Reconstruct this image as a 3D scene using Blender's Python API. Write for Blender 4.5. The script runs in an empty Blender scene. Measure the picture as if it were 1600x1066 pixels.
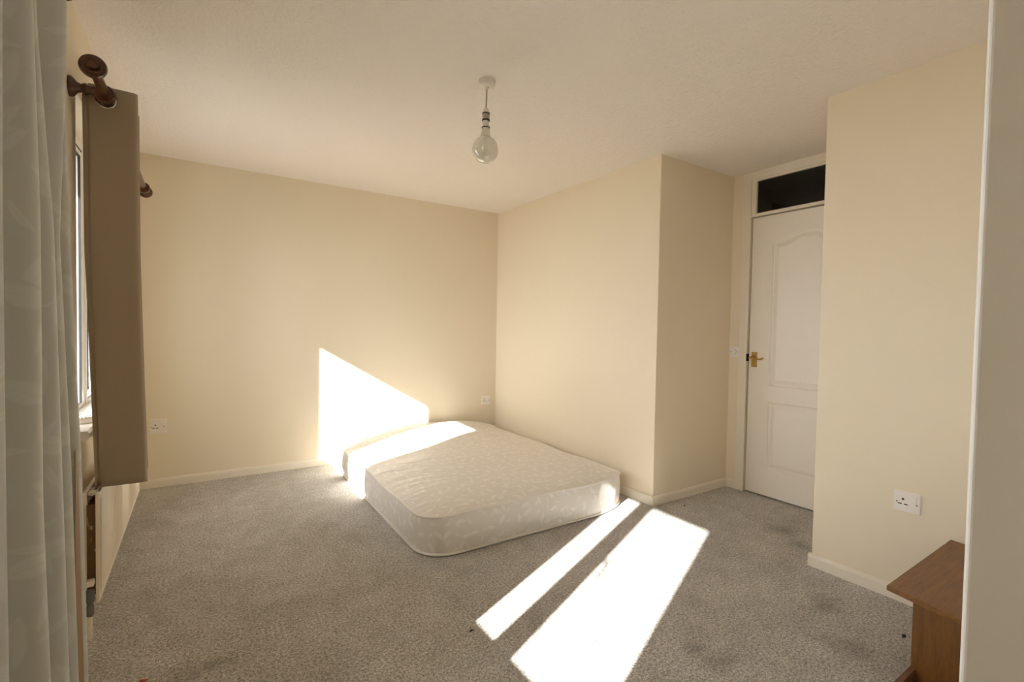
import bpy, bmesh, math, random
from mathutils import Vector, Matrix
random.seed(7)
PI = math.pi
SC = bpy.context.scene
COL = SC.collection

# ------------------------------------------------------------------ camera, sky, sun, exposure
cam_d = bpy.data.cameras.new('camera')
cam = bpy.data.objects.new('camera', cam_d)
COL.objects.link(cam)
YAW, PITCH, ROLL, EYE = math.radians(33.1751), math.radians(1.5811), math.radians(1.0036), 1.2084
fw = Vector((math.sin(YAW) * math.cos(PITCH), math.cos(YAW) * math.cos(PITCH), -math.sin(PITCH)))
r0 = Vector((math.cos(YAW), -math.sin(YAW), 0))
u0 = r0.cross(fw)
rt = r0 * math.cos(ROLL) + u0 * math.sin(ROLL)
up = u0 * math.cos(ROLL) - r0 * math.sin(ROLL)
m = Matrix((rt, up, -fw)).transposed().to_4x4()
m.translation = Vector((0, 0, EYE))
cam.matrix_world = m
cam_d.sensor_width = 36
cam_d.lens = 746.1 * 36 / 1600
cam_d.clip_start = 0.02
SC.camera = cam

world = bpy.data.worlds.new('sky')
SC.world = world
world.use_nodes = True
wn = world.node_tree.nodes['Background']
wn.inputs['Color'].default_value = (0.97, 0.96, 1.0, 1)
wn.inputs['Strength'].default_value = 7.0

SUN_DIR = Vector((1, 0.445, -0.592))
sun_d = bpy.data.lights.new('sun', 'SUN')
sun_d.energy = 19.0
sun_d.color = (1.0, 0.98, 0.945)
sun_d.angle = math.radians(0.6)
sun = bpy.data.objects.new('sun', sun_d)
sun.rotation_euler = SUN_DIR.to_track_quat('-Z', 'Y').to_euler()
sun.location = (-6, -2, 6)
COL.objects.link(sun)

vs = SC.view_settings
vs.view_transform = 'Standard'
vs.look = 'None'
vs.gamma = 1
vs.use_curve_mapping = False
vs.exposure = 0.7
SC.cycles.max_bounces = 14
SC.cycles.diffuse_bounces = 10

# ------------------------------------------------------------------ material helpers
def new_mat(name):
    mt = bpy.data.materials.new(name)
    mt.use_nodes = True
    nt = mt.node_tree
    return mt, nt, nt.nodes['Principled BSDF']

def nd(nt, kind, **kw):
    n = nt.nodes.new(kind)
    for k, v in kw.items():
        if k in n.inputs:
            n.inputs[k].default_value = v
        else:
            setattr(n, k, v)
    return n

def math_n(nt, op, a, b=None, c=None):
    n = nt.nodes.new('ShaderNodeMath')
    n.operation = op
    for i, v in enumerate((a, b, c)):
        if v is None:
            continue
        if isinstance(v, (int, float)):
            n.inputs[i].default_value = v
        else:
            nt.links.new(v, n.inputs[i])
    return n.outputs[0]

def mix_col(nt, fac, a, b):
    n = nt.nodes.new('ShaderNodeMix')
    n.data_type = 'RGBA'
    for sock, v in ((n.inputs[0], fac), (n.inputs[6], a), (n.inputs[7], b)):
        if isinstance(v, (int, float)):
            sock.default_value = v
        elif isinstance(v, (tuple, list)):
            sock.default_value = (*v, 1) if len(v) == 3 else v
        else:
            nt.links.new(v, sock)
    return n.outputs[2]

def noise(nt, vec, scale, detail=3, rough=0.55, dist=0.0):
    n = nd(nt, 'ShaderNodeTexNoise')
    n.inputs['Scale'].default_value = scale
    n.inputs['Detail'].default_value = detail
    n.inputs['Roughness'].default_value = rough
    n.inputs['Distortion'].default_value = dist
    nt.links.new(vec, n.inputs['Vector'])
    return n.outputs['Fac']

def ramp(nt, fac, p0, p1, c0=(0, 0, 0, 1), c1=(1, 1, 1, 1)):
    n = nd(nt, 'ShaderNodeValToRGB')
    n.color_ramp.elements[0].position = p0
    n.color_ramp.elements[1].position = p1
    n.color_ramp.elements[0].color = c0
    n.color_ramp.elements[1].color = c1
    nt.links.new(fac, n.inputs[0])
    return n.outputs[0]

def coords(nt, which='Object', scale=None):
    t = nd(nt, 'ShaderNodeTexCoord')
    o = t.outputs[which]
    if scale:
        mp = nd(nt, 'ShaderNodeMapping')
        mp.inputs['Scale'].default_value = scale
        nt.links.new(o, mp.inputs['Vector'])
        o = mp.outputs[0]
    return o

def bump(nt, bsdf, height, strength=0.3, dist=0.01):
    b = nd(nt, 'ShaderNodeBump')
    b.inputs['Strength'].default_value = strength
    b.inputs['Distance'].default_value = dist
    nt.links.new(height, b.inputs['Height'])
    nt.links.new(b.outputs[0], bsdf.inputs['Normal'])
    return b

def plain(name, col, rough=0.5, metal=0.0, spec=0.5, var=0.06, nscale=12, bstr=0.0, bscale=80):
    mt, nt, b = new_mat(name)
    co = coords(nt)
    f = noise(nt, co, nscale)
    dark = tuple(c * (1 - var) for c in col)
    lite = tuple(min(1, c * (1 + var)) for c in col)
    nt.links.new(mix_col(nt, f, dark, lite), b.inputs['Base Color'])
    b.inputs['Roughness'].default_value = rough
    b.inputs['Metallic'].default_value = metal
    b.inputs['Specular IOR Level'].default_value = spec
    if bstr:
        bump(nt, b, noise(nt, co, bscale, 2), bstr, 0.004)
    return mt

def wood(name, dark, lite, axis_scale, rough=0.4):
    mt, nt, b = new_mat(name)
    co = coords(nt, 'Object', axis_scale)
    f = noise(nt, co, 1.0, 6, 0.6, 0.4)
    g = noise(nt, co, 4.5, 3, 0.6)
    s = math_n(nt, 'ADD', math_n(nt, 'MULTIPLY', f, 0.65), math_n(nt, 'MULTIPLY', g, 0.35))
    nt.links.new(ramp(nt, s, 0.36, 0.66, (*dark, 1), (*lite, 1)), b.inputs['Base Color'])
    b.inputs['Roughness'].default_value = rough
    bump(nt, b, g, 0.08, 0.002)
    return mt

def leaf_mask(nt, vec, scale, a=0.34, w=0.14, seed=0.0):
    """pointed leaves, one per voronoi cell, each turned its own way"""
    add = nd(nt, 'ShaderNodeVectorMath', operation='ADD')
    nt.links.new(vec, add.inputs[0])
    add.inputs[1].default_value = (seed, seed * 0.7, 0)
    sc = nd(nt, 'ShaderNodeVectorMath', operation='SCALE')
    sc.inputs['Scale'].default_value = scale
    nt.links.new(add.outputs[0], sc.inputs[0])
    v = nd(nt, 'ShaderNodeTexVoronoi')
    v.voronoi_dimensions = '2D'
    v.inputs['Scale'].default_value = 1.0
    v.inputs['Randomness'].default_value = 0.75
    nt.links.new(sc.outputs[0], v.inputs['Vector'])
    sub = nd(nt, 'ShaderNodeVectorMath', operation='SUBTRACT')
    nt.links.new(sc.outputs[0], sub.inputs[0])
    nt.links.new(v.outputs['Position'], sub.inputs[1])
    sepc = nd(nt, 'ShaderNodeSeparateColor')
    nt.links.new(v.outputs['Color'], sepc.inputs[0])
    ang = math_n(nt, 'MULTIPLY', sepc.outputs[0], 2 * PI)
    c, s = math_n(nt, 'COSINE', ang), math_n(nt, 'SINE', ang)
    sx = nd(nt, 'ShaderNodeSeparateXYZ')
    nt.links.new(sub.outputs[0], sx.inputs[0])
    X, Y = sx.outputs[0], sx.outputs[1]
    lx = math_n(nt, 'ADD', math_n(nt, 'MULTIPLY', X, c), math_n(nt, 'MULTIPLY', Y, s))
    ly = math_n(nt, 'SUBTRACT', math_n(nt, 'MULTIPLY', Y, c), math_n(nt, 'MULTIPLY', X, s))
    q = math_n(nt, 'DIVIDE', lx, a)
    half = math_n(nt, 'MULTIPLY', math_n(nt, 'SUBTRACT', 1.0, math_n(nt, 'MULTIPLY', q, q)), w)
    d = math_n(nt, 'SUBTRACT', half, math_n(nt, 'ABSOLUTE', math_n(nt, 'ADD', ly, math_n(nt, 'MULTIPLY', math_n(nt, 'MULTIPLY', q, q), 0.06))))
    rib = math_n(nt, 'GREATER_THAN', math_n(nt, 'ABSOLUTE', ly), 0.012)
    mres = math_n(nt, 'MULTIPLY', math_n(nt, 'SMOOTH_MIN', math_n(nt, 'MAXIMUM', math_n(nt, 'MULTIPLY', d, 30), 0.0), 1.0, 0.1), math_n(nt, 'ADD', 0.55, math_n(nt, 'MULTIPLY', rib, 0.45)))
    return mres

# ------------------------------------------------------------------ materials
def wall_paint(name, col, bscale=140, bstr=0.12):
    mt, nt, b = new_mat(name)
    co = coords(nt)
    big = noise(nt, co, 1.7, 4)
    nt.links.new(mix_col(nt, big, tuple(c * 0.975 for c in col), tuple(min(1, c * 1.02) for c in col)), b.inputs['Base Color'])
    b.inputs['Roughness'].default_value = 0.75
    b.inputs['Specular IOR Level'].default_value = 0.25
    bump(nt, b, noise(nt, co, bscale, 3), bstr, 0.003)
    return mt

M_WALL = wall_paint('cream_wall_paint', (0.80, 0.716, 0.565))
M_GREYWALL = wall_paint('white_wall_paint', (0.80, 0.785, 0.745), 60, 0.25)
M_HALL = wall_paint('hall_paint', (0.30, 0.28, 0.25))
M_TRIM = plain('trim_gloss_white', (0.80, 0.745, 0.63), 0.35, var=0.02)
M_DOOR = plain('door_white_paint', (0.80, 0.745, 0.655), 0.42, var=0.02, bstr=0.05, bscale=200)
M_UPVC = plain('window_white_plastic', (0.84, 0.83, 0.81), 0.3, var=0.02)
M_SEAL = plain('black_rubber_seal', (0.02, 0.02, 0.02), 0.6)
M_PLASTIC = plain('white_socket_plastic', (0.83, 0.79, 0.74), 0.35, var=0.01)
M_HOLE = plain('dark_pin_hole', (0.015, 0.013, 0.012), 0.8)
M_SCREW = plain('dull_screw', (0.22, 0.18, 0.13), 0.4, 0.8)
M_BRASS = plain('aged_brass', (0.50, 0.33, 0.10), 0.33, 0.9, var=0.15, nscale=30)
M_CHROME = plain('chrome', (0.70, 0.69, 0.66), 0.18, 1.0)
M_VALVE = plain('grey_valve_plastic', (0.15, 0.15, 0.145), 0.45, var=0.15)
M_RAD = plain('radiator_enamel', (0.83, 0.75, 0.62), 0.38, var=0.03)
M_EXT = plain('outside_render', (0.55, 0.52, 0.47), 0.9, var=0.1)
M_GRASS = plain('outside_paving', (0.27, 0.245, 0.21), 0.95, var=0.2, nscale=2)
M_WOODROD = wood('dark_varnished_wood', (0.035, 0.014, 0.008), (0.13, 0.05, 0.022), (30, 5, 30), 0.22)
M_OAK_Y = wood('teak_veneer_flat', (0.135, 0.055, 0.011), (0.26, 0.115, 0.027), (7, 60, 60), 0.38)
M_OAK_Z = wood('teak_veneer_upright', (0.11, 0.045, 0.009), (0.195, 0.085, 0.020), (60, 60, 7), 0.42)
M_REDWOOD = wood('red_brown_board', (0.12, 0.05, 0.025), (0.19, 0.085, 0.045), (6, 50, 50), 0.5)
M_BULB = plain('opal_bulb_glass', (0.74, 0.71, 0.60), 0.08, spec=0.6, var=0.02)
_b = M_BULB.node_tree.nodes['Principled BSDF']
_b.inputs['Coat Weight'].default_value = 1.0
_b.inputs['Coat IOR'].default_value = 1.9
_b.inputs['Coat Roughness'].default_value = 0.03
M_LAMPWHITE = plain('lamp_white_plastic', (0.74, 0.69, 0.62), 0.35, var=0.02)
M_LAMPGREY = plain('lamp_holder_grey', (0.40, 0.36, 0.29), 0.4, var=0.05)
M_CORD = plain('pendant_cord', (0.46, 0.40, 0.31), 0.6)
M_BROWNFIN = None

def rust_fins():
    mt, nt, b = new_mat('rusty_fins')
    co = coords(nt)
    f = noise(nt, coords(nt, 'Object', (60, 60, 14)), 1.0, 5, 0.65, 0.6)
    msk = ramp(nt, f, 0.60, 0.66)
    base = mix_col(nt, noise(nt, co, 35), (0.07, 0.035, 0.015), (0.16, 0.085, 0.035))
    nt.links.new(mix_col(nt, msk, base, (0.50, 0.36, 0.20)), b.inputs['Base Color'])
    b.inputs['Roughness'].default_value = 0.7
    return mt
M_BROWNFIN = rust_fins()

def ceiling_mat():
    mt, nt, b = new_mat('stippled_ceiling')
    co = coords(nt)
    n1 = noise(nt, co, 85, 3, 0.6)
    n2 = noise(nt, co, 38, 2, 0.5)
    h = math_n(nt, 'ADD', math_n(nt, 'MULTIPLY', n1, 0.6), math_n(nt, 'MULTIPLY', n2, 0.6))
    nt.links.new(mix_col(nt, noise(nt, co, 1.2), (0.81, 0.757, 0.70), (0.84, 0.787, 0.73)), b.inputs['Base Color'])
    b.inputs['Roughness'].default_value = 0.9
    b.inputs['Specular IOR Level'].default_value = 0.1
    bump(nt, b, h, 0.8, 0.008)
    return mt
M_CEIL = ceiling_mat()

def carpet_mat():
    mt, nt, b = new_mat('grey_twist_carpet')
    co = coords(nt)
    f = noise(nt, co, 230, 2, 0.7)
    f2 = noise(nt, co, 95, 3, 0.7)
    f3 = noise(nt, co, 9, 5, 0.65, 0.5)
    f4 = noise(nt, co, 2.2, 4, 0.6)
    fleck = math_n(nt, 'ADD', math_n(nt, 'MULTIPLY', f, 0.5), math_n(nt, 'MULTIPLY', f2, 0.5))
    col = ramp(nt, fleck, 0.38, 0.62, (0.175, 0.163, 0.15, 1), (0.90, 0.865, 0.82, 1))
    wear = ramp(nt, math_n(nt, 'ADD', math_n(nt, 'MULTIPLY', f3, 0.6), math_n(nt, 'MULTIPLY', f4, 0.4)), 0.35, 0.62, (0.74, 0.72, 0.70, 1), (1, 1, 1, 1))
    mul = nd(nt, 'ShaderNodeMix')
    mul.data_type = 'RGBA'
    mul.blend_type = 'MULTIPLY'
    mul.inputs[0].default_value = 1
    nt.links.new(col, mul.inputs[6])
    nt.links.new(wear, mul.inputs[7])
    out = mul.outputs[2]
    # trodden-in stains, each with its own place and ragged shape
    sep = nd(nt, 'ShaderNodeSeparateXYZ')
    nt.links.new(co, sep.inputs[0])
    tot = None
    rag = math_n(nt, 'MULTIPLY', math_n(nt, 'SUBTRACT', noise(nt, co, 11, 4, 0.7), 0.5), 1.5)
    for (x, y, rx, ry, k) in ((2.99, 1.50, .13, .10, .55), (2.86, 1.34, .09, .08, .5), (1.60, 1.0, .11, .07, .5), (1.57, 1.10, .07, .05, .4),
                              (2.33, .98, .12, .08, .45), (.03, 1.95, .08, .05, .4), (-.02, 1.93, .07, .05, .35), (.24, 2.2, .15, .1, .2), (2.1, .8, .1, .1, .35)):
        dx = math_n(nt, 'DIVIDE', math_n(nt, 'SUBTRACT', sep.outputs[0], x), rx)
        dy = math_n(nt, 'DIVIDE', math_n(nt, 'SUBTRACT', sep.outputs[1], y), ry)
        d = math_n(nt, 'SQRT', math_n(nt, 'ADD', math_n(nt, 'MULTIPLY', dx, dx), math_n(nt, 'MULTIPLY', dy, dy)))
        e = math_n(nt, 'MULTIPLY', math_n(nt, 'MINIMUM', math_n(nt, 'MAXIMUM', math_n(nt, 'SUBTRACT', math_n(nt, 'ADD', 1.0, rag), d), 0.0), 1.0), k)
        tot = e if tot is None else math_n(nt, 'MAXIMUM', tot, e)
    out = mix_col(nt, tot, out, (0.11, 0.095, 0.08))
    nt.links.new(out, b.inputs['Base Color'])
    b.inputs['Roughness'].default_value = 1.0
    b.inputs['Specular IOR Level'].default_value = 0.02
    b.inputs['Sheen Weight'].default_value = 0.15
    h = math_n(nt, 'ADD', math_n(nt, 'MULTIPLY', fleck, 0.8), math_n(nt, 'MULTIPLY', f3, 0.25))
    bump(nt, b, h, 0.7, 0.012)
    return mt
M_CARPET = carpet_mat()

def mattress_mat(name, scale, wr_scale, wr_str):
    mt, nt, b = new_mat(name)
    uv = coords(nt, 'UV')
    m1 = leaf_mask(nt, uv, scale, 0.36, 0.15, 0.0)
    m2 = leaf_mask(nt, uv, scale * 1.25, 0.36, 0.12, 3.3)
    lm = math_n(nt, 'MAXIMUM', m1, math_n(nt, 'MULTIPLY', m2, 0.7))
    age = noise(nt, uv, 3.0, 4)
    base = mix_col(nt, age, (0.71, 0.675, 0.63), (0.765, 0.73, 0.685))
    nt.links.new(mix_col(nt, lm, base, (0.83, 0.80, 0.755)), b.inputs['Base Color'])
    rr = nd(nt, 'ShaderNodeMapRange')
    nt.links.new(lm, rr.inputs[0])
    rr.inputs[3].default_value = 0.44
    rr.inputs[4].default_value = 0.33
    nt.links.new(rr.outputs[0], b.inputs['Roughness'])
    b.inputs['Sheen Weight'].default_value = 0.1
    wv = coords(nt, 'UV', wr_scale)
    wr = noise(nt, wv, 1.0, 4, 0.5, 0.3)
    h = math_n(nt, 'ADD', wr, math_n(nt, 'MULTIPLY', lm, 0.06))
    bump(nt, b, h, wr_str, 0.03)
    return mt
M_MATTOP = mattress_mat('mattress_damask_top', 12.0, (2.2, 16, 1), 0.5)
M_MATSIDE = mattress_mat('mattress_damask_side', 12.0, (9, 2.0, 1), 0.22)
M_PIPING = plain('mattress_piping', (0.80, 0.77, 0.71), 0.5, var=0.05)

def taupe_fabric():
    mt, nt, b = new_mat('taupe_curtain_fabric')
    uv = coords(nt, 'UV')
    wv = noise(nt, coords(nt, 'UV', (1600, 300, 1)), 1.0, 2)
    wv2 = noise(nt, coords(nt, 'UV', (300, 1600, 1)), 1.0, 2)
    s = math_n(nt, 'ADD', math_n(nt, 'MULTIPLY', wv, .5), math_n(nt, 'MULTIPLY', wv2, .5))
    col = mix_col(nt, s, (0.29, 0.228, 0.162), (0.40, 0.322, 0.235))
    nt.links.new(col, b.inputs['Base Color'])
    b.inputs['Roughness'].default_value = 0.7
    b.inputs['Sheen Weight'].default_value = 0.15
    b.inputs['Specular IOR Level'].default_value = 0.2
    h = math_n(nt, 'ADD', math_n(nt, 'MULTIPLY', s, 0.03), noise(nt, uv, 6, 2))
    bump(nt, b, h, 0.18, 0.02)
    return mt
M_TAUPE = taupe_fabric()

def green_fabric():
    mt, nt, b = new_mat('sage_damask_fabric')
    uv = coords(nt, 'UV')
    l1 = leaf_mask(nt, uv, 7.0, 0.37, 0.16, 0.0)
    l2 = leaf_mask(nt, uv, 10.0, 0.36, 0.09, 5.1)
    lm = math_n(nt, 'MAXIMUM', l1, l2)
    col = mix_col(nt, lm, (0.55, 0.552, 0.508), (0.60, 0.607, 0.563))
    nt.links.new(col, b.inputs['Base Color'])
    b.inputs['Roughness'].default_value = 0.62
    b.inputs['Sheen Weight'].default_value = 0.2
    out = nt.nodes['Material Output']
    tr = nd(nt, 'ShaderNodeBsdfTranslucent')
    nt.links.new(mix_col(nt, 0.5, col, (0.62, 0.63, 0.55)), tr.inputs['Color'])
    mx = nd(nt, 'ShaderNodeMixShader')
    mx.inputs[0].default_value = 0.04
    nt.links.new(b.outputs[0], mx.inputs[1])
    nt.links.new(tr.outputs[0], mx.inputs[2])
    nt.links.new(mx.outputs[0], out.inputs['Surface'])
    return mt
M_GREEN = green_fabric()
M_LINING = plain('peach_curtain_lining', (0.42, 0.29, 0.185), 0.7, var=0.05)

def glass(name, tint=(1, 1, 1), refl=1.0):
    mt, nt, b = new_mat(name)
    nt.nodes.remove(b)
    out = nt.nodes['Material Output']
    t = nd(nt, 'ShaderNodeBsdfTransparent')
    t.inputs[0].default_value = (*tint, 1)
    g = nd(nt, 'ShaderNodeBsdfGlossy')
    g.inputs['Roughness'].default_value = 0.02
    fr = nd(nt, 'ShaderNodeFresnel')
    fr.inputs[0].default_value = 1.45
    mx = nd(nt, 'ShaderNodeMixShader')
    nt.links.new(math_n(nt, 'MULTIPLY', fr.outputs[0], refl), mx.inputs[0])
    nt.links.new(t.outputs[0], mx.inputs[1])
    nt.links.new(g.outputs[0], mx.inputs[2])
    nt.links.new(mx.outputs[0], out.inputs['Surface'])
    return mt
M_GLASS = glass('window_glass', (0.97, 0.98, 0.97))
M_DARKGLASS = glass('dusty_transom_glass', (0.6, 0.6, 0.6), 0.6)

# ------------------------------------------------------------------ mesh helpers
class MB:
    def __init__(self):
        self.v, self.f, self.uv = [], [], None
    def box(self, a, b):
        (x0, y0, z0), (x1, y1, z1) = a, b
        x0, x1 = min(x0, x1), max(x0, x1)
        y0, y1 = min(y0, y1), max(y0, y1)
        z0, z1 = min(z0, z1), max(z0, z1)
        n = len(self.v)
        self.v += [(x0, y0, z0), (x1, y0, z0), (x1, y1, z0), (x0, y1, z0), (x0, y0, z1), (x1, y0, z1), (x1, y1, z1), (x0, y1, z1)]
        self.f += [tuple(n + i for i in q) for q in ((3, 2, 1, 0), (4, 5, 6, 7), (0, 1, 5, 4), (1, 2, 6, 5), (2, 3, 7, 6), (3, 0, 4, 7))]
        return self
    def prism(self, pts, axis, a, b):
        """polygon pts (in the two other axes, in order) extruded along axis from a to b"""
        n = len(self.v)
        k = len(pts)
        def mk(p, t):
            if axis == 'x': return (t, p[0], p[1])
            if axis == 'y': return (p[0], t, p[1])
            return (p[0], p[1], t)
        self.v += [mk(p, a) for p in pts] + [mk(p, b) for p in pts]
        self.f += [tuple(n + i for i in range(k))[::-1], tuple(n + k + i for i in range(k))]
        self.f += [(n + i, n + (i + 1) % k, n + k + (i + 1) % k, n + k + i) for i in range(k)]
        return self
    def lathe(self, prof, seg=24, origin=(0, 0, 0), axis='z'):
        """prof: (radius, height) from one end to the other"""
        n = len(self.v)
        ox, oy, oz = origin
        for (r, h) in prof:
            for i in range(seg):
                a = 2 * PI * i / seg
                c, s = r * math.cos(a), r * math.sin(a)
                p = {'z': (c, s, h), 'x': (h, c, s), 'y': (s, h, c)}[axis]
                self.v.append((ox + p[0], oy + p[1], oz + p[2]))
        for j in range(len(prof) - 1):
            for i in range(seg):
                i2 = (i + 1) % seg
                self.f.append((n + j * seg + i, n + j * seg + i2, n + (j + 1) * seg + i2, n + (j + 1) * seg + i))
        self.f.append(tuple(n + i for i in range(seg))[::-1])
        self.f.append(tuple(n + (len(prof) - 1) * seg + i for i in range(seg)))
        return self
    def tube(self, pts, rad, seg=8, closed=False):
        n = len(self.v)
        P = [Vector(p) for p in pts]
        k = len(P)
        prevu = None
        for i in range(k):
            if closed:
                t = (P[(i + 1) % k] - P[i - 1]).normalized()
            else:
                t = (P[min(i + 1, k - 1)] - P[max(i - 1, 0)]).normalized()
            u = prevu if prevu is not None else (Vector((0, 0, 1)) if abs(t.z) < 0.9 else Vector((1, 0, 0)))
            u = (u - t * u.dot(t)).normalized()
            prevu = u
            w = t.cross(u)
            r = rad[i] if isinstance(rad, (list, tuple)) else rad
            for j in range(seg):
                a = 2 * PI * j / seg
                self.v.append(tuple(P[i] + u * (r * math.cos(a)) + w * (r * math.sin(a))))
        for i in range(k if closed else k - 1):
            i2 = (i + 1) % k
            for j in range(seg):
                j2 = (j + 1) % seg
                self.f.append((n + i * seg + j, n + i * seg + j2, n + i2 * seg + j2, n + i2 * seg + j))
        if not closed:
            self.f.append(tuple(n + j for j in range(seg))[::-1])
            self.f.append(tuple(n + (k - 1) * seg + j for j in range(seg)))
        return self
    def build(self, name, mat, parent=None, smooth=False, bevel=0.0, org=None):
        me = bpy.data.meshes.new(name)
        v = self.v
        if org is not None:
            v = [(p[0] - org[0], p[1] - org[1], p[2] - org[2]) for p in v]
        me.from_pydata(v, [], self.f)
        bm = bmesh.new()
        bm.from_mesh(me)
        bmesh.ops.recalc_face_normals(bm, faces=bm.faces)
        bm.to_mesh(me)
        bm.free()
        if self.uv:
            ul = me.uv_layers.new(name='UVMap')
            for lp in me.loops:
                ul.data[lp.index].uv = self.uv[lp.vertex_index]
        if smooth:
            me.polygons.foreach_set('use_smooth', [True] * len(me.polygons))
        me.materials.append(mat)
        o = bpy.data.objects.new(name, me)
        COL.objects.link(o)
        if org is not None:
            o.location = org
        if parent is not None:
            o.parent = parent
            if org is not None:
                o.location = Vector(org) - parent_world(parent)
            else:
                o.location = -parent_world(parent)
        if bevel:
            bv = o.modifiers.new('bevel', 'BEVEL')
            bv.width = bevel
            bv.segments = 2
            bv.limit_method = 'ANGLE'
            bv.angle_limit = math.radians(40)
        elif smooth:
            try:
                me.set_sharp_from_angle(angle=math.radians(45))
            except Exception:
                pass
        return o

def parent_world(o):
    p = Vector((0, 0, 0))
    while o is not None:
        p += o.location
        o = o.parent
    return p

def tag(o, label, cat=None, kind=None, group=None):
    o['label'] = label
    if cat: o['category'] = cat
    if kind: o['kind'] = kind
    if group: o['group'] = group
    return o

def thing(name, label, cat, loc, kind=None, group=None):
    e = bpy.data.objects.new(name, None)
    e.empty_display_size = 0.1
    e.location = loc
    COL.objects.link(e)
    return tag(e, label, cat, kind, group)

def struct(name, mb, mat, label, bevel=0.0, smooth=False):
    return tag(mb.build(name, mat, None, smooth, bevel), label, name.split('_')[0], 'structure')

def smoothstep(a, b, x):
    t = max(0, min(1, (x - a) / (b - a)))
    return t * t * (3 - 2 * t)

# ------------------------------------------------------------------ room shell
H = 2.4
XL, XO = -0.40, -0.62           # inner and outer face of the window wall
YF = 4.297                      # far wall
XR, Y2 = 2.611, 2.187           # wall beside the mattress, its outer corner
XD = 3.457                      # door wall
XB, Y4 = 2.663, 1.190           # boxed-in wall with the socket
YB = -3.2
AY0, AY1, BY0, BY1, CY0, CY1 = 2.48, 3.76, 0.285, 1.56, -2.75, -1.95   # window openings, the last one added behind the viewer
ZS, ZT = 0.765, 2.09

struct('floor', MB().box((XO, YB - .2, -0.15), (5.0, YF + .2, 0)), M_CARPET, 'grey flecked twist pile carpet covering the bedroom floor')
struct('ceiling', MB().box((XO, YB - .2, H), (5.0, YF + .2, H + .2)), M_CEIL, 'white stippled ceiling above the bedroom')
w = MB()
ys = [YB - .2, CY0, CY1, BY0, BY1, AY0, AY1, YF + .2]
for i in range(7):
    if i in (1, 3, 5):
        w.box((XO, ys[i], -.15), (XL, ys[i + 1], ZS))
        w.box((XO, ys[i], ZT), (XL, ys[i + 1], H + .05))
    else:
        w.box((XO, ys[i], -.15), (XL, ys[i + 1], H + .05))
struct('wall_left', w, M_WALL, 'cream window wall on the left with two window openings and an added third behind the viewer')
struct('wall_far', MB().box((XO, YF, -.1), (4.0, YF + .2, H + .05)), M_WALL, 'cream far wall behind the mattress')
struct('wall_right', MB().box((XR, Y2, -.1), (4.0, YF + .1, H + .05)), M_WALL, 'cream wall to the right of the mattress, turning the corner to the door', bevel=0.004)
struct('wall_door', MB().box((XD, 2.104, -.1), (XD + .12, Y2 + .05, H + .05)), M_WALL, 'narrow strip of cream wall beside the door frame')
struct('wall_block', MB().box((XB, YB, -.1), (XD + .13, Y4, H + .05)), M_WALL, 'cream boxed-out wall to the right of the door', bevel=0.004)
struct('wall_back', MB().box((XO, YB - .2, -.1), (4.0, YB, H + .05)), M_WALL, 'cream wall behind the viewer')
struct('wall_partition', MB().prism([(1.3385, .2930), (1.3330, .2955), (1.3318, .2985), (1.3335, .3018), (1.3390, .3035), (1.62, .350), (XB + .02, .350), (XB + .02, .2930)], 'z', -.05, H + .03), M_GREYWALL, 'off-white partition wall at the right edge of the view')
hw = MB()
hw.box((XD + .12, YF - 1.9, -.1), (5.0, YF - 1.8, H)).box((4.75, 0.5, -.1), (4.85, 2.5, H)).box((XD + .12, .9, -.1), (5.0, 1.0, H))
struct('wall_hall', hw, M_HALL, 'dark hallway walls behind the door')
struct('trim_eaves', MB().box((-1.333, -6, 2.30), (XO, 7, 2.46)), M_EXT, 'roof overhang outside above the windows')
struct('ground', MB().box((-40, -40, -2.9), (-.7, 40, -2.7)), M_GRASS, 'pale paved yard outside below the windows')

# skirting boards
def skirt(name, p, q, n, label):
    """board along p->q on the wall, n = direction into the room"""
    t, h = 0.013, 0.064
    L = Vector((q[0] - p[0], q[1] - p[1], 0))
    prof = [(0, -0.02), (t, -0.02), (t, h - .016), (t - .003, h - .006), (t - .008, h), (0, h)]
    mb = MB()
    mb.v = [(p[0] + n[0] * a, p[1] + n[1] * a, z) for a, z in prof] + [(q[0] + n[0] * a, q[1] + n[1] * a, z) for a, z in prof]
    k = len(prof)
    mb.f = [tuple(range(k)), tuple(range(k, 2 * k))[::-1]] + [(i, (i + 1) % k, k + (i + 1) % k, k + i) for i in range(k)]
    return struct(name, mb, M_TRIM, label)
skirt('baseboard_far', (XL, YF), (XR, YF), (0, -1), 'cream skirting board along the far wall')
skirt('baseboard_right', (XR, YF), (XR, Y2 - .004), (-1, 0), 'cream skirting board along the wall beside the mattress')
skirt('baseboard_alcove', (XR - .013, Y2), (XD, Y2), (0, -1), 'cream skirting board of the short wall before the door')
skirt('baseboard_door', (XD, Y2), (XD, 2.104), (-1, 0), 'short piece of skirting board beside the door frame')
skirt('baseboard_block', (XB, Y4 + .013), (XB, 0.30), (-1, 0), 'white skirting board below the single socket on the boxed-out wall')
skirt('baseboard_block_end', (XB + .0005, Y4), (XD, Y4), (0, 1), 'skirting board on the end of the boxed-out wall')
skirt('baseboard_left', (XL, YB), (XL, YF), (1, 0), 'cream skirting board under the windows')

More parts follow.
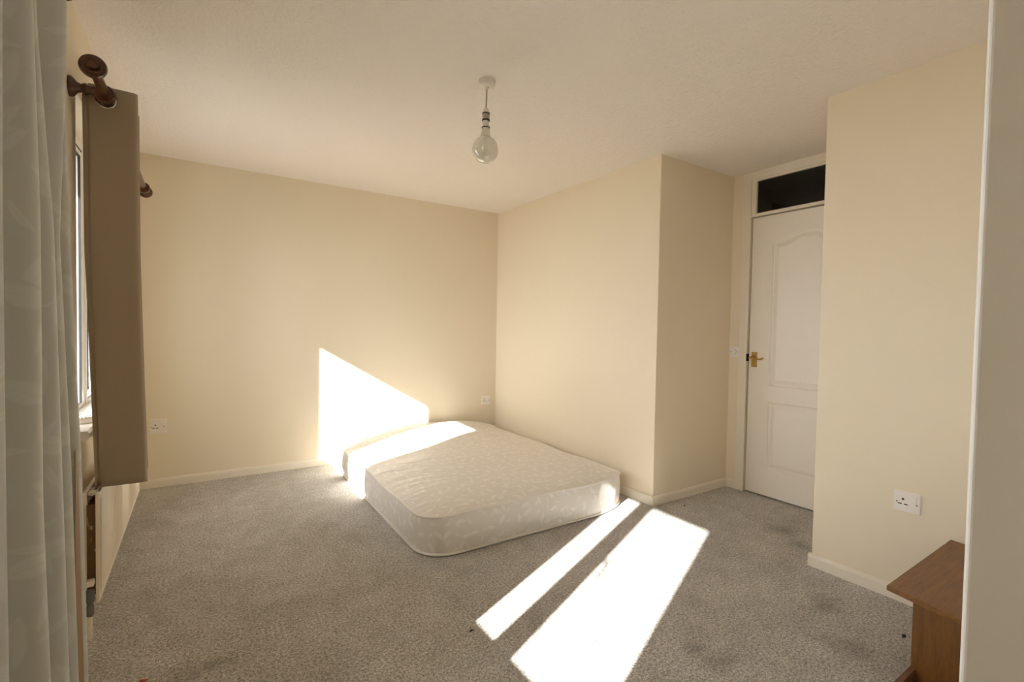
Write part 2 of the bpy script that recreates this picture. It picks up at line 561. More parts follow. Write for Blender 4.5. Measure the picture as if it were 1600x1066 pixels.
# ------------------------------------------------------------------ windows
def window(name, y0, y1, jn, jf, m0, m1, label, handle=True):
    """y0..y1 opening, jn / jf inner edges of near and far jamb, m0..m1 mullion"""
    e = thing(name, label, 'window', ((XO + XL) / 2, (y0 + y1) / 2, ZS), 'structure')
    xo, xi = -0.55, -0.49
    zb, zt = 0.806, 2.0
    fr = MB()
    fr.box((xo, y0, ZS), (xi, jn - .028, ZT)).box((xo, jf + .028, ZS), (xi, y1, ZT))
    fr.box((xo, jn - .028, ZS), (xi, jf + .028, zb - .026)).box((xo, jn - .028, zt + .03), (xi, jf + .028, ZT))
    fr.box((xo, m0 + .028, zb - .026), (xi, m1 - .028, zt + .03))
    fr.build('frame', M_UPVC, e, bevel=.003)
    for (a, b) in ((jn, m0), (m1, jf)):
        s = MB()
        s.box((xo + .008, a - .026, zb - .024), (xi + .006, a, zt + .026)).box((xo + .008, b, zb - .024), (xi + .006, b + .026, zt + .026))
        s.box((xo + .008, a, zb - .024), (xi + .006, b, zb)).box((xo + .008, a, zt), (xi + .006, b, zt + .026))
        sash = s.build('sash', M_UPVC, e, bevel=.003)
        g = MB()
        g.box((xi - .004, a, zb), (xi + .0062, a + .002, zt)).box((xi - .004, b - .002, zb), (xi + .0062, b, zt))
        g.box((xi - .004, a, zb), (xi + .0062, b, zb + .002)).box((xi - .004, a, zt - .005), (xi + .007, b, zt)).box((xi + .001, a - .027, zt + .026), (xi + .0075, b + .027, zt + .031))
        g.build('rubber_seal', M_SEAL, sash)
        MB().box((-.524, a - .008, zb - .008), (-.518, b + .008, zt + .008)).build('pane', M_GLASS, sash)
    # sill board with a nosed front, running past the opening on both sides
    sl = MB()
    sl.prism([(xi, ZS - .0), (XL - .01, ZS), (XL - .01, ZS - .022), (-.368, ZS - .022), (-.360, ZS - .014), (-.358, ZS + .006), (-.366, ZS + .016), (xi, ZS + .018)], 'y', y0 + .001, y1 - .001)
    sl.prism([(XL - .005, ZS - .022), (-.368, ZS - .022), (-.360, ZS - .014), (-.358, ZS + .006), (-.366, ZS + .016), (XL - .005, ZS + .016)], 'y', y0 - .055, y1 + .055)
    sl.build('window_sill', M_UPVC, e)
    if not handle:
        return e
    # cockspur handle on the stile next to the mullion
    hd = MB()
    zc = 1.325
    hd.box((xi + .004, m0 - .001, zc - .035), (xi + .013, m0 + .018, zc + .035))
    hd.tube([(xi + .012, m0 + .006, zc), (xi + .03, m0 + .002, zc), (xi + .036, m0 - .014, zc - .01), (xi + .036, m0 - .022, zc - .04), (xi + .036, m0 - .022, zc - .115)], [.008, .009, .009, .008, .006], 8)
    hd.build('handle', M_UPVC, e, smooth=True)
    return e
window('window_1', AY0, AY1, 2.54, 3.70, 3.10, 3.24, 'white framed window half hidden behind the taupe curtain, with a white sill', False)
window('window_3_added', CY0, CY1, CY0 + .06, CY1 - .06, -2.40, -2.32, 'unseen white framed window added behind the viewer to light the partition and green curtain')  # unseen window, added so daylight reaches the partition and green curtain
window('window_2', BY0, BY1, 0.345, 1.50, 0.786, 0.883, 'white framed window behind the sage green curtain, just left of the view')

# ------------------------------------------------------------------ door with transom light
def door():
    yl, yr = 2.030, 1.250
    e = thing('door_1', 'white moulded two panel door with brass handle and dark glass transom above', 'door', (XD, 1.64, 0), 'structure')
    fr = MB()
    x0, x1 = XD - .012, XD + .10
    fr.box((x0, 2.040, 0), (x1, 2.106, H)).box((x0, Y4, 0), (x1, 1.240, H))
    fr.box((x0, 1.240, 2.340), (x1, 2.040, H)).box((x0 + .004, 1.240, 2.064), (x1, 2.040, 2.082))
    fr.box((x0 + .052, 2.028, 0), (x1, 2.040, 2.064))
    fr.build('frame', M_TRIM, e, bevel=.003)
    bd = MB()
    xg = XD + .018
    bd.box((x0 + .006, 2.004, 2.082), (xg, 2.040, 2.340)).box((x0 + .006, 1.240, 2.082), (xg, 1.276, 2.340))
    bd.box((x0 + .006, 1.276, 2.326), (xg, 2.004, 2.340)).box((x0 + .006, 1.276, 2.082), (xg, 2.004, 2.088))
    bd.build('transom_bead', M_TRIM, e, bevel=.002)
    MB().box((xg - .006, 1.262, 2.084), (xg, 2.02, 2.334)).build('transom_pane', M_DARKGLASS, e)
    MB().box((x0 - .001, 2.032, .99), (x0 + .03, 2.042, 1.045)).build('strike_plate', M_HOLE, e)
    # leaf front: board with two openings for the panels
    xf, zb, zt = XD + .006, 0.012, 2.056
    def rect(z0, z1, a, b, arch=0.0, ins=0.0, n=28):
        a, b, z0 = a - ins, b + ins, z0 + ins
        pts = [(a, z0), (b, z0)]
        for i in range(n + 1):
            t = i / n
            y = b + (a - b) * t
            u = abs(2 * t - 1)
            pts.append((y, z1 - ins + arch * (1 - smoothstep(.12, .86, u))))
        return pts
    specs = [(0.815, 1.868, 1.884, 1.396, 0.050), (0.205, 0.705, 1.884, 1.396, 0.0)]
    bm = bmesh.new()
    def loop(pts, x):
        vs_ = [bm.verts.new((x, p[0], p[1])) for p in pts]
        return vs_, [bm.edges.new((vs_[i], vs_[(i + 1) % len(vs_)])) for i in range(len(vs_))]
    ov, oe = loop([(yl, zb), (yr, zb), (yr, zt), (yl, zt)], xf)
    edges = list(oe)
    for s in specs:
        edges += loop(rect(*s), xf)[1]
    bmesh.ops.triangle_fill(bm, use_beauty=True, use_dissolve=False, edges=edges, normal=(-1, 0, 0))
    # rim and back of the leaf
    bv = [bm.verts.new((xf + .036, v.co.y, v.co.z)) for v in ov]
    for i in range(4):
        bm.faces.new((ov[i], ov[(i + 1) % 4], bv[(i + 1) % 4], bv[i]))
    bm.faces.new(bv)
    bmesh.ops.recalc_face_normals(bm, faces=bm.faces)
    me = bpy.data.meshes.new('leaf')
    bm.to_mesh(me)
    bm.free()
    me.materials.append(M_DOOR)
    leaf = bpy.data.objects.new('leaf', me)
    COL.objects.link(leaf)
    leaf.parent = e
    leaf.location = -Vector(e.location)
    for s in specs:
        rings = [(0, 0), (.006, .003), (.012, .010), (.022, .011), (.034, .006), (.048, .001), (.052, .0)]
        mb = MB()
        k = None
        for ins, dep in rings:
            p = rect(*s, ins=ins)
            k = len(p)
            mb.v += [(xf + dep, y, z) for y, z in p]
        for j in range(len(rings) - 1):
            for i in range(k):
                i2 = (i + 1) % k
                mb.f.append((j * k + i, j * k + i2, (j + 1) * k + i2, (j + 1) * k + i))
        mb.f.append(tuple((len(rings) - 1) * k + i for i in range(k)))
        mb.build('door_panel', M_DOOR, leaf)
    MB().box((xf - .004, 1.966, .948), (xf + .001, 2.010, 1.060)).build('handle_plate', M_BRASS, leaf, bevel=.0015)
    lv = MB()
    lv.lathe([(.011, xf - .004), (.012, xf - .010), (.008, xf - .016), (.008, xf - .040), (.010, xf - .048)][::-1], 14, (0, 1.992, 1.018), 'x')
    lv.tube([(xf - .044, 2.006, 1.018), (xf - .045, 1.992, 1.018), (xf - .046, 1.965, 1.014), (xf - .046, 1.94, 1.009), (xf - .046, 1.918, 1.010), (xf - .046, 1.905, 1.017), (xf - .046, 1.897, 1.020)],
            [.007, .0075, .006, .0055, .006, .0065, .004], 8)
    lv.build('lever', M_BRASS, leaf, smooth=True)
    sw = MB()
    for y, z in ((1.972, .954), (2.004, .954), (1.972, 1.054), (2.004, 1.054)):
        sw.lathe([(.003, xf - .0052), (.003, xf - .003)], 8, (0, y, z), 'x')
    sw.build('plate_screws', M_SCREW, leaf)
door()

# ------------------------------------------------------------------ mattress
def mattress():
    x0, x1, y0, y1, rc = 0.965, 2.480, 2.245, 4.255, 0.17
    cx, cy, hx, hy = (x0 + x1) / 2, (y0 + y1) / 2, (x1 - x0) / 2, (y1 - y0) / 2
    e = thing('mattress', 'bare off-white damask double mattress lying on the carpet in the far corner', 'mattress', (cx, cy, 0))
    # outline, evenly stepped
    out = []
    def arc(ox, oy, a0, ax=rc, ay=rc):
        for i in range(16):
            a = a0 + (PI / 2) * i / 16
            out.append((ox + ax * math.cos(a), oy + ay * math.sin(a)))
    def line(p, q, n):
        for i in range(n):
            out.append((p[0] + (q[0] - p[0]) * i / n, p[1] + (q[1] - p[1]) * i / n))
    fx, fy = 0.40, 0.17             # the near right corner is worn to a long curve
    arc(x1 - rc, y1 - rc, 0); line((x1 - rc, y1), (x0 + rc, y1), 30)
    arc(x0 + rc, y1 - rc, PI / 2); line((x0, y1 - rc), (x0, y0 + rc), 40)
    arc(x0 + rc, y0 + rc, PI); line((x0 + rc, y0), (x1 - fx, y0), 30)
    arc(x1 - fx, y0 + fy, 1.5 * PI, fx, fy); line((x1, y0 + fy), (x1, y1 - rc), 40)
    n = len(out)
    cum = [0.0]
    for i in range(n):
        a, b = out[i], out[(i + 1) % n]
        cum.append(cum[-1] + math.hypot(a[0] - b[0], a[1] - b[1]))
    rnd = random.Random(3)
    ph = [rnd.uniform(0, 6.28) for _ in range(6)]
    def lift(x, y):
        u, v = (x - cx) / hx, (y - cy) / hy
        return 0.066 * (1 - min(1, abs(u)) ** 2.4) * smoothstep(0.15, 1.0, v) + 0.012 * smoothstep(.6, 1, v) + 0.018 * (1 - min(1, abs(u)) ** 2) * (1 - smoothstep(-1, -.2, v)) * smoothstep(-1.4, -.7, u)
    def wob(s, k):
        return 0.004 * math.sin(5.1 * s + ph[k]) + 0.003 * math.sin(11.3 * s + ph[k + 1])
    def edge_z(i):
        x, y = out[i]
        return 0.208 + lift(x, y) + wob(cum[i], 0)
    def nrm(i):
        a, b = out[i - 1], out[(i + 1) % n]
        t = Vector((b[0] - a[0], b[1] - a[1]))
        return Vector((t.y, -t.x)).normalized()
    # side band
    sd = MB(); sd.uv = []
    lev = [0.0, .04, .12, .25, .4, .55, .7, .85, .95, 1.0]
    for t in lev:
        for i in range(n + 1):
            j = i % n
            nv = nrm(j)
            s = cum[i]
            bulge = 0.011 * math.sin(PI * t) + (0.005 * math.sin(31 * s + 2 * math.sin(3 * s)) + 0.004 * math.sin(13.7 * s + 1)) * math.sin(PI * t)
            z = 0.016 + (edge_z(j) - 0.022) * t
            sd.v.append((out[j][0] + nv.x * bulge, out[j][1] + nv.y * bulge, z))
            sd.uv.append((s, z))
    for k in range(len(lev) - 1):
        for i in range(n):
            a = k * (n + 1) + i
            sd.f.append((a, a + 1, a + n + 2, a + n + 1))
    sd.build('border', M_MATSIDE, e, smooth=True)
    # top panel, rings drawn in from the edge
    tp = MB(); tp.uv = []
    rings = [1.0, .992, .98, .965, .945] + [0.945 - 0.0315 * k for k in range(1, 30)]
    def top_z(x, y, s, i):
        u, v = (x - cx) / hx, (y - cy) / hy
        dome = 0.014 * (1 - s ** 14) + 0.010 * (1 - abs(u) ** 3) * (1 - abs(v) ** 3)
        z = 0.208 + lift(x, y) + dome + wob(cum[i], 0) * s ** 8
        w_ = (1 - s ** 10) * s
        z += w_ * 0.0032 * math.sin(34 * y + 3.5 * math.sin(2.6 * x + .6) + 1.5 * math.sin(7.1 * x)) * (0.35 + 0.65 * smoothstep(.5, -.9, u))
        z += (1 - s ** 10) * 0.004 * math.sin(6 * x + 4 * y) * math.sin(5 * y - 2 * x)
        return z
    for s in rings:
        for i in range(n):
            x, y = cx + (out[i][0] - cx) * s, cy + (out[i][1] - cy) * s
            tp.v.append((x, y, top_z(x, y, s, i)))
            tp.uv.append((x, y))
    for k in range(len(rings) - 1):
        for i in range(n):
            i2 = (i + 1) % n
            tp.f.append((k * n + i, k * n + i2, (k + 1) * n + i2, (k + 1) * n + i))
    tp.f.append(tuple((len(rings) - 1) * n + i for i in range(n)))
    tp.build('quilted_top', M_MATTOP, e, smooth=True)
    # piping
    for kind in (0, 1):
        pts = []
        for i in range(n):
            nv = nrm(i)
            z = 0.011 if kind == 0 else edge_z(i) - .003
            pts.append((out[i][0] + nv.x * .003, out[i][1] + nv.y * .003, z))
        MB().tube(pts, .0075 if kind == 0 else .0065, 8, True).build('piping', M_PIPING, e, smooth=True)
    MB().prism([(cx + (p[0] - cx) * .985, cy + (p[1] - cy) * .985) for p in out[::3]], 'z', .004, .02).build('underside', M_MATSIDE, e)
mattress()

# ------------------------------------------------------------------ pendant lamp
def pendant():
    x, y = 1.163, 2.040
    e = thing('pendant_light', 'bare white globe bulb hanging on a short cord from the ceiling rose', 'lamp', (x, y, H))
    MB().lathe([(.041, H + .001), (.041, H - .012), (.039, H - .022), (.033, H - .028), (.010, H - .030), (.007, H - .038)], 32, (x, y, 0)).build('ceiling_rose', M_LAMPWHITE, e, smooth=True)
    MB().tube([(x, y, H - .03), (x - .001, y, 2.31), (x - .003, y, 2.262)], .0033, 8).build('cord', M_CORD, e, smooth=True)
    xx = x - .003
    MB().lathe([(.006, 2.268), (.012, 2.266), (.0155, 2.255), (.0165, 2.244)], 24, (xx, y, 0)).build('holder_cap', M_LAMPWHITE, e, smooth=True)
    MB().lathe([(.0185, 2.2445), (.0185, 2.2400)], 24, (xx, y, 0)).build('holder_ring', M_HOLE, e)
    MB().lathe([(.0165, 2.2400), (.0168, 2.213)], 24, (xx, y, 0)).build('holder_barrel', M_LAMPGREY, e, smooth=True)
    MB().lathe([(.0185, 2.2135), (.0185, 2.2080)], 24, (xx, y, 0)).build('holder_ring', M_HOLE, e)
    MB().lathe([(.0140, 2.208), (.0150, 2.195), (.0175, 2.176)], 24, (xx, y, 0)).build('holder_skirt', M_LAMPWHITE, e, smooth=True)
    MB().lathe([(.0200, 2.1765), (.0200, 2.1732)], 24, (xx, y, 0)).build('holder_ring', M_HOLE, e)
    R, zc = .0640, 2.070
    prof = [(.0180, 2.1730), (.0195, 2.160), (.0215, 2.148), (.0250, 2.137)]
    a0 = math.acos((2.130 - zc) / R)
    for i in range(25):
        a = a0 + (PI - a0) * i / 24
        prof.append((max(.0004, R * math.sin(a)), zc + R * math.cos(a)))
    MB().lathe(prof, 40, (xx, y, 0)).build('globe_bulb', M_BULB, e, smooth=True)
pendant()

# ------------------------------------------------------------------ sockets and switch
def rrect(w_, h_, r, n=5):
    pts = []
    for cx_, cy_, a0 in ((w_ / 2 - r, h_ / 2 - r, 0), (-w_ / 2 + r, h_ / 2 - r, PI / 2), (-w_ / 2 + r, -h_ / 2 + r, PI), (w_ / 2 - r, -h_ / 2 + r, 1.5 * PI)):
        for i in range(n + 1):
            a = a0 + PI / 2 * i / n
            pts.append((cx_ + r * math.cos(a), cy_ + r * math.sin(a)))
    return pts

def socket(label, pos, rotz, w_=.092, h_=.088):
    """front of the plate looks along local -Y"""
    e = thing('wall_socket', label, 'socket', pos, group='single wall sockets')
    e.rotation_euler = (0, 0, rotz)
    def part(name, mb, mat, bevel=0, smooth=False):
        me_o = mb.build(name, mat, None, smooth, bevel)
        me_o.parent = e
        return me_o
    part('backing', MB().prism(rrect(w_ + .004, h_ + .004, .005), 'y', -.003, .004), M_PLASTIC)
    part('face_plate', MB().prism(rrect(w_, h_, .006), 'y', -.011, -.002), M_PLASTIC, .002)
    part('rocker_switch', MB().prism([(-.0075, -.013), (.0075, -.013), (.0075, .013), (-.0075, .013)], 'y', -.0155, -.009).prism([(-.0105, -.016), (.0105, -.016), (.0105, .016), (-.0105, .016)], 'y', -.0113, -.009), M_PLASTIC, .001)
    e.children[-1].location = (.0265, 0, .019)
    for (px, pz, a, b) in ((-.014, .012, .0045, .0085), (-.025, -.010, .0068, .0048), (-.003, -.010, .0068, .0048)):
        part('pin_hole', MB().box((px - a / 1, -.0113, pz - b / 2), (px + a / 1, -.0106, pz + b / 2)), M_HOLE)
    for px in (-.036, .036):
        s = MB().lathe([(.0036, -.0116), (.0036, -.009)], 12, (px, 0, -.003), 'y')
        part('screw', s, M_SCREW)
    return e
socket('white single socket at the left end of the far wall, beside the taupe curtain', (-.257, YF, .446), 0, .096, .104)
socket('white single socket low in the far corner above the head of the mattress', (2.492, YF, .452), 0, .096, .100)
socket('white single switched socket on the boxed-out wall above the wooden table', (XB, .800, .456), -PI / 2, .098, .088)

sw = thing('light_switch', 'white square dimmer switch on the wall strip beside the door frame', 'switch', (XD, 2.136, 1.053))
sw.rotation_euler = (0, 0, -PI / 2)
for nm, mb, mt in (('face_plate', MB().prism(rrect(.078, .086, .004), 'y', -.010, .003), M_PLASTIC),
                   ('dimmer_knob', MB().lathe([(.0165, -.024), (.0180, -.021), (.0185, -.009)], 24, (0, 0, 0), 'y'), M_PLASTIC),
                   ('screw', MB().lathe([(.0034, -.0107), (.0034, -.008)], 10, (-.031, 0, 0), 'y'), M_SCREW),
                   ('screw', MB().lathe([(.0034, -.0107), (.0034, -.008)], 10, (.031, 0, 0), 'y'), M_SCREW)):
    o = mb.build(nm, mt, None, nm == 'dimmer_knob')
    o.parent = sw

# ------------------------------------------------------------------ radiator
def radiator():
    y0, y1, z0, z1 = 2.355, 3.790, 0.135, 0.556
    xf, xb = -.318, -.372
    e = thing('radiator', 'long white ribbed radiator on the window wall below the taupe curtain', 'radiator', (xb, y0, 0))
    pitch = .0270
    fl = int(round((y1 - y0 - .05) / pitch))
    fp = MB()
    ny = fl * 8
    zl = [z0, z0 + .018, z0 + .026, z0 + .040, z1 - .040, z1 - .026, z1 - .014, z1]
    am = [0, 0, .5, 1, 1, .5, 0, 0]
    ysamp = [y0] + [y0 + .025 + (y1 - y0 - .05) * i / ny for i in range(ny + 1)] + [y1]
    for z, a in zip(zl, am):
        for y in ysamp:
            t = (y - y0 - .025) / pitch
            c = math.cos(2 * PI * t)
            d = .0095 * a * max(0, min(1, .5 + 1.1 * c)) if 0 <= t <= fl + .001 else 0
            fp.v.append((xf - (.003 if a == 0 else 0) - (.0095 * a - d), y, z))
    k = len(ysamp)
    for j in range(len(zl) - 1):
        for i in range(k - 1):
            fp.f.append((j * k + i, j * k + i + 1, (j + 1) * k + i + 1, (j + 1) * k + i))
    fp.box((xf - .014, y0, z0), (xf - .0095, y1, z1))
    fp.box((xf - .012, y0 - .003, z0 - .002), (xf - .003, y0 + .003, z1 + .002))
    fp.build('front_panel', M_RAD, e, smooth=True)
    MB().box((xf - .052, y0 + .01, z0), (xf - .040, y1, z1)).build('back_panel', M_RAD, e)
    fn = MB()
    for i in range(40):
        a = y0 + .004 + i * .035
        fn.box((xf - .040, a, z0 + .03), (xf - .015, a + .004, z1 - .045))
    fn.build('convector_fins', M_BROWNFIN, e)
    # air vent plug at the near top corner
    ring = MB()
    ring.tube([(xf - .022 + .009 * math.cos(a), y0 - .004, z1 + .004 + .009 * math.sin(a)) for a in [2 * PI * i / 16 for i in range(16)]], .0032, 6, True)
    ring.lathe([(.010, y0 - .002), (.010, y0 + .03)], 16, (xf - .022, 0, z1 + .004), 'y')
    ring.build('vent_plug', M_CHROME, e, smooth=True)
    # valve, tail and pipe at the near bottom corner
    MB().box((xf - .040, y0 - .022, z0 + .072), (xf - .017, y0 + .012, z0 + .094)).build('connector', M_RAD, e, bevel=.003)
    xv, yv = -.357, y0 + .018
    MB().lathe([(.009, .088), (.0125, .095), (.0125, .125), (.010, .130), (.010, .140), (.0145, .146), (.015, .178), (.011, .188), (.005, .192)], 18, (xv + .008, yv - .02, 0)).build('valve', M_VALVE, e, smooth=True)
    MB().lathe([(.0095, 0), (.0095, .09)], 14, (xv + .006, yv - .02, 0)).build('pipe', M_TRIM, e, smooth=True)
radiator()

# ------------------------------------------------------------------ curtain poles
ZR, XP = 2.060, -0.300
FIN = [(a_ * 1.36, b_ * 1.15) for a_, b_ in [(.0005, -.002), (.007, -.0005), (.0105, .003), (.0115, .009), (.0135, .009), (.0175, .005), (.0205, .007), (.0212, .0115), (.0235, .0115), (.0265, .013), (.0285, .020), (.0275, .027), (.022, .033), (.016, .037), (.014, .041), (.019, .044), (.020, .050), (.0125, .058)]]
def pole(label, ya, yb, brackets):
    e = thing('curtain_pole', label, 'curtain pole', (XP, ya, ZR))
    MB().lathe([(.0165, ya + .05), (.0165, yb - .05)], 20, (XP, 0, ZR), 'y').build('rod', M_WOODROD, e, smooth=True)
    MB().lathe([(r, ya + h) for r, h in FIN], 28, (XP, 0, ZR), 'y').build('finial', M_WOODROD, e, smooth=True)
    MB().lathe([(r, yb - h) for r, h in FIN][::-1], 28, (XP, 0, ZR), 'y').build('finial', M_WOODROD, e, smooth=True)
    for yb_ in brackets:
        br = MB()
        br.lathe([(.036, XL - .001), (.037, XL + .008), (.032, XL + .014), (.019, XL + .024), (.015, XL + .034), (.020, XL + .042), (.021, XL + .048), (.015, XL + .055), (.014, XL + .062), (.017, XL + .070), (.013, XL + .080)], 24, (0, yb_, ZR + .004), 'x')
        br.lathe([(.0166, -.014), (.030, -.014), (.0335, -.007), (.0335, .007), (.030, .014), (.0166, .014)], 28, (XP, yb_, ZR), 'y')
        br.build('bracket', M_WOODROD, e, smooth=True)
    return e
pole('dark varnished wooden curtain pole with turned finials carrying the taupe curtain', 2.115, 4.00, (2.372, 3.86))
pole('dark wooden curtain pole at the top left edge carrying the sage green curtain', -.10, 1.695, (.2, 1.62))

# ------------------------------------------------------------------ curtains
def catmull(P, n):
    out = []
    for i in range(len(P) - 1):
        p0, p1, p2, p3 = P[max(i - 1, 0)], P[i], P[i + 1], P[min(i + 2, len(P) - 1)]
        for k in range(n):
            t = k / n
            out.append(tuple(0.5 * (2 * b + (c - a) * t + (2 * a - 5 * b + 4 * c - d) * t * t + (3 * b - a - 3 * c + d) * t ** 3)
                             for a, b, c, d in zip(p0, p1, p2, p3)))
    out.append(P[-1])
    return out

def lerp_sections(secs, z):
    """secs: list of (z, [(x, y) ...]) from top to bottom; smooth blend between them"""
    if z >= secs[0][0]: return secs[0][1]
    for (za, A), (zb, B) in zip(secs, secs[1:]):
        if z >= zb:
            t = (za - z) / (za - zb)
            return [(a[0] + (b[0] - a[0]) * t, a[1] + (b[1] - a[1]) * t) for a, b in zip(A, B)]
    return secs[-1][1]

def drape(secs, zs, n, wave, bottom):
    mb = MB(); mb.uv = []
    k = None
    for iz, z in enumerate(zs):
        P = catmull(lerp_sections(secs, z), n)
        k = len(P)
        s = 0
        for i, (x, y) in enumerate(P):
            if i:
                s += math.hypot(x - P[i - 1][0], y - P[i - 1][1])
            f = i / (k - 1)
            dx, dy = wave(f, z)
            zz = z + (bottom(f) if iz == len(zs) - 1 else 0)
            mb.v.append((x + dx, y + dy, zz))
            mb.uv.append((s, z))
    for j in range(len(zs) - 1):
        for i in range(k - 1):
            mb.f.append((j * k + i, j * k + i + 1, (j + 1) * k + i + 1, (j + 1) * k + i))
    return mb

def thicken(o, t):
    md = o.modifiers.new('thickness', 'SOLIDIFY')
    md.thickness = t
    md.offset = 0

def taupe_curtain():
    e = thing('curtain', 'plain taupe eyelet curtain bunched on the wooden pole over the radiator', 'curtain', (XP, 2.42, .56))
    # leading hem turned in, then a broad flat face towards the room, then tight folds
    top = [(-.374, 2.440), (-.370, 2.418), (-.362, 2.408), (-.352, 2.410), (-.346, 2.402), (-.300, 2.402), (-.226, 2.404), (-.208, 2.411), (-.208, 2.424), (-.225, 2.440), (-.300, 2.455), (-.355, 2.468),
           (-.370, 2.482), (-.352, 2.497), (-.300, 2.512), (-.238, 2.526), (-.2165, 2.540), (-.236, 2.556), (-.300, 2.572), (-.360, 2.588), (-.368, 2.602), (-.300, 2.628), (-.236, 2.646), (-.2265, 2.664), (-.300, 2.692), (-.364, 2.712), (-.360, 2.730), (-.300, 2.748)]
    bot = [(-.322, 2.455), (-.337, 2.425), (-.336, 2.412), (-.322, 2.414), (-.318, 2.403), (-.262, 2.402), (-.200, 2.404), (-.182, 2.413), (-.182, 2.428), (-.205, 2.446), (-.290, 2.460), (-.305, 2.474),
           (-.305, 2.488), (-.300, 2.502), (-.270, 2.518), (-.212, 2.532), (-.1905, 2.546), (-.210, 2.562), (-.280, 2.578), (-.303, 2.594), (-.303, 2.608), (-.270, 2.634), (-.212, 2.654), (-.1985, 2.672), (-.265, 2.700), (-.303, 2.720), (-.303, 2.738), (-.290, 2.756)]
    secs = [(2.10, top), (1.5, [(a[0] * .9 + b[0] * .1, a[1] * .9 + b[1] * .1) for a, b in zip(top, bot)]), (.95, [(a[0] * .45 + b[0] * .55, a[1] * .45 + b[1] * .55) for a, b in zip(top, bot)]), (.56, bot)]
    zs = [2.100] + [2.100 - .0035 * i for i in range(1, 26)] + [2.0125 - 1.4525 * i / 44 for i in range(1, 45)]
    mb = drape(secs, zs, 6, lambda f, z: (0.0, .004 * math.sin(7 * z + 9 * f) * smoothstep(2.0, 1.2, z)), lambda f: .010 * math.sin(6 * f + 1) - .006)
    # eyelet openings where the pole threads the folds
    keep = []
    cross = []
    for fc in mb.f:
        c = [sum(mb.v[i][k] for i in fc) / 4 for k in range(3)]
        if math.hypot(c[0] - XP, c[2] - ZR + .010) < .0275:
            cross.append(c[1])
        else:
            keep.append(fc)
    mb.f = keep
    o = mb.build('fabric', M_TAUPE, e, smooth=True)
    thicken(o, .0022)
    cross.sort()
    groups = []
    for y in cross:
        if groups and y - groups[-1][-1] < .012: groups[-1].append(y)
        else: groups.append([y])
    for g in groups:
        y = sum(g) / len(g)
        er = MB().tube([(XP + .0290 * math.cos(a), y, ZR - .010 + .0290 * math.sin(a)) for a in [2 * PI * i / 28 for i in range(28)]], .0034, 8, True)
        er.build('eyelet', M_CHROME, e, smooth=True)
taupe_curtain()

def green_curtain():
    e = thing('curtain', 'full length sage green damask curtain hanging at the left edge of the view', 'curtain', (XP, 1.4, .02))
    R = {0: -.2461, 5: -.2428, 9: -.2402, 15: -.2361, 40: -.2191, 52: -.2108, 60: -.2052, 82: -.1895, 92: -.1823, 98: -.178, 100: -.1764, 104: -.1735, 107: -.1713, 110: -.1691, 121: -.1608, 127: -.156, 133: -.1518}
    def crest(q, y):
        return (R[q] * y, y)
    def section(c1, c3, c5, c7, c9):
        return [(-.372, 1.106), (-.335, 1.115), crest(c1, 1.152), (-.365, 1.185), (-.370, 1.205), (crest(c3, 1.245)[0] - .045, 1.228), crest(c3, 1.245), (crest(c3, 1.245)[0] - .02, 1.285),
                (-.372, 1.335), (crest(c5, 1.375)[0] - .045, 1.358), crest(c5, 1.375), (crest(c5, 1.375)[0] - .02, 1.41), (-.374, 1.455), (crest(c7, 1.50)[0] - .05, 1.480), crest(c7, 1.50),
                (crest(c7, 1.50)[0] - .02, 1.535), (-.350, 1.575), (crest(c9, 1.615)[0] - .03, 1.606), crest(c9, 1.615), (crest(c9, 1.615)[0] - .006, 1.640), (-.33, 1.68), (-.37, 1.70)]
    secs = [(2.115, section(15, 40, 52, 107, 100)), (1.80, section(9, 52, 60, 104, 100)), (1.40, section(5, 60, 82, 92, 107)), (.85, section(5, 60, 92, 107, 121)), (.02, section(9, 82, 107, 121, 133))]
    zs = [2.115 - 2.095 * i / 70 for i in range(71)]
    mb = drape(secs, zs, 6, lambda f, z: (0, 0), lambda f: 0)
    o = mb.build('fabric', M_GREEN, e, smooth=True)
    thicken(o, .002)
    # lining shows along the far edge of the cloth
    lin = MB()
    n = 40
    for i in range(n + 1):
        z = .88 - .85 * i / n
        P = lerp_sections(secs, z)
        a = P[18]
        w_ = .0015 + .021 * (.88 - z) / .85
        lin.v += [(a[0] - .002, a[1] - .004, z), (a[0] - .002 - w_, a[1] - .013, z)]
    for i in range(n):
        lin.f.append((2 * i, 2 * i + 1, 2 * i + 3, 2 * i + 2))
    lo = lin.build('lining_edge', M_LINING, e)
    lo['label'] = 'peach lining along the far edge'
    thicken(lo, .002)
green_curtain()

# ------------------------------------------------------------------ low table behind the partition
def table():
    z1, z0 = .350, .334
    A, B, C_, D = (1.966, .639), (2.645, .645), (2.588, .366), (1.906, .366)
    e = thing('low_table', 'low brown wood veneer table against the wall, half hidden by the partition', 'table', (2.25, .5, 0))
    MB().prism([A, B, C_, D], 'z', z0, z1).build('table_top', M_OAK_Y, e, bevel=.0015)
    def board(p, q, t, za, zb, name, mat):
        d = Vector((q[0] - p[0], q[1] - p[1])).normalized()
        nn = Vector((-d.y, d.x)) * t
        MB().prism([p, q, (q[0] + nn.x, q[1] + nn.y), (p[0] + nn.x, p[1] + nn.y)], 'z', za, zb).build(name, mat, e, bevel=.001)
    board((1.970, .567), (1.931, .368), .018, 0.0, z0, 'side_panel', M_OAK_Z)
    board((2.612, .567), (2.571, .368), -.018, 0.0, z0, 'side_panel', M_OAK_Z)
    board((1.73, .552), (1.972, .552), .016, 0.0, .112, 'base_rail', M_REDWOOD)
    board((1.985, .38), (2.560, .38), .014, .05, z0, 'back_board', M_OAK_Z)
table()

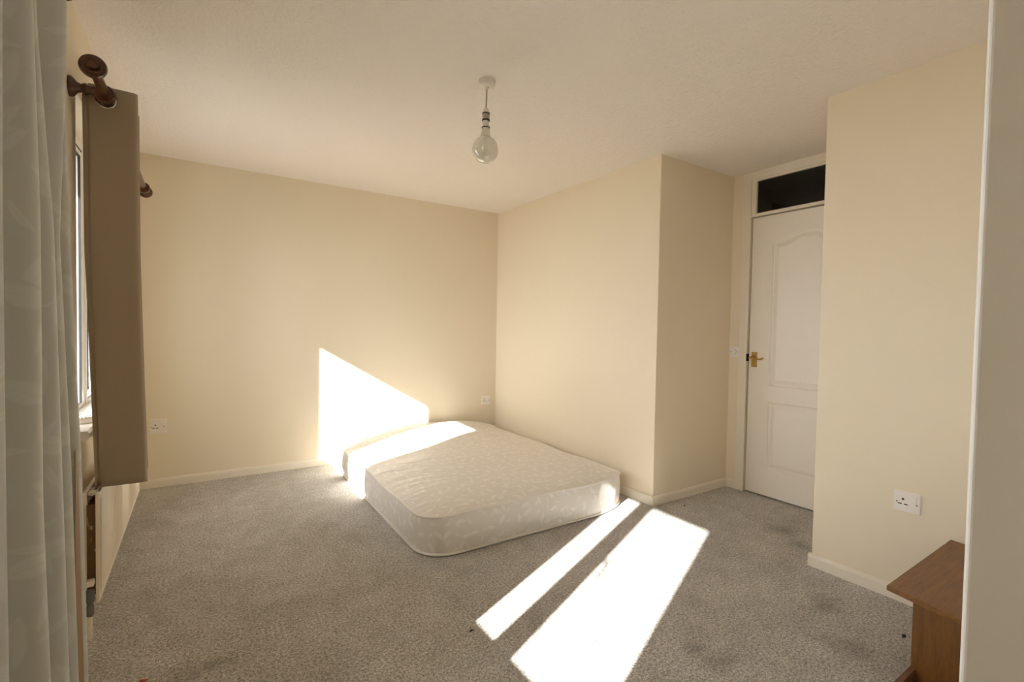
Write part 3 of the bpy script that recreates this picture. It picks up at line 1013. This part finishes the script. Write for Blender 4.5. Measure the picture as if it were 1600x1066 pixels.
# ------------------------------------------------------------------ small things on the floor and the sill
def scrap(name, label, cat, pos, size, mat, seed):
    rnd = random.Random(seed)
    mb = MB()
    k = 9
    pts = []
    for i in range(k):
        a = 2 * PI * i / k
        r = size * rnd.uniform(.55, 1.0)
        pts.append((pos[0] + r * math.cos(a), pos[1] + .6 * r * math.sin(a), pos[2] + size * rnd.uniform(.05, .5)))
    c = (pos[0], pos[1], pos[2] + size * .35)
    mb.v = pts + [c] + [(p[0], p[1], max(pos[2] - .001, p[2] - size * .18)) for p in pts] + [(c[0], c[1], pos[2])]
    for i in range(k):
        j = (i + 1) % k
        mb.f += [(i, j, k), (k + 1 + j, k + 1 + i, 2 * k + 1), (i, k + 1 + i, k + 1 + j, j)]
    return tag(mb.build(name, mat), label, cat)
M_ORANGE = plain('orange_scrap', (0.42, 0.10, 0.03), 0.6, var=0.2, nscale=60)
M_DARK = plain('dark_crumb', (0.03, 0.022, 0.015), 0.8)
scrap('carpet_scrap', 'tiny curled orange-brown scrap on the carpet near the sage green curtain', 'scrap', (-.160, 1.975, .0), .020, M_ORANGE, 1)
scrap('carpet_crumb', 'small dark crumb on the carpet at the near tip of the narrow sunlit strip', 'crumb', (.904, 1.640, .0), .011, M_DARK, 2)
scrap('carpet_crumb', 'small dark crumb on the carpet beside the low wooden table', 'crumb', (2.36, .705, .0), .014, M_DARK, 3)
scrap('carpet_crumb', 'small dark crumb on the carpet in front of the cream corner by the door', 'crumb', (2.80, 2.07, .0), .010, M_DARK, 5)

al = thing('sill_disc', 'small round white plastic disc with dark holes lying on the window sill', 'disc', (-.412, 2.625, ZS + .018))
MB().lathe([(.034, 0), (.040, .004), (.040, .018), (.034, .026), (.004, .028)], 28).build('body', M_PLASTIC, None, smooth=True).parent = al
dots = MB()
for r, n_ in ((.018, 9), (.027, 14), (.0365, 18)):
    for i in range(n_):
        a = 2 * PI * i / n_
        h = .0285 if r < .03 else (.0265 if r < .035 else .0225)
        dots.lathe([(.0022, h - .004), (.0022, h)], 6, (r * math.cos(a), r * math.sin(a), 0))
d_ = dots.build('vent_holes', M_HOLE)
d_.parent = al
d_['kind'] = 'stuff'
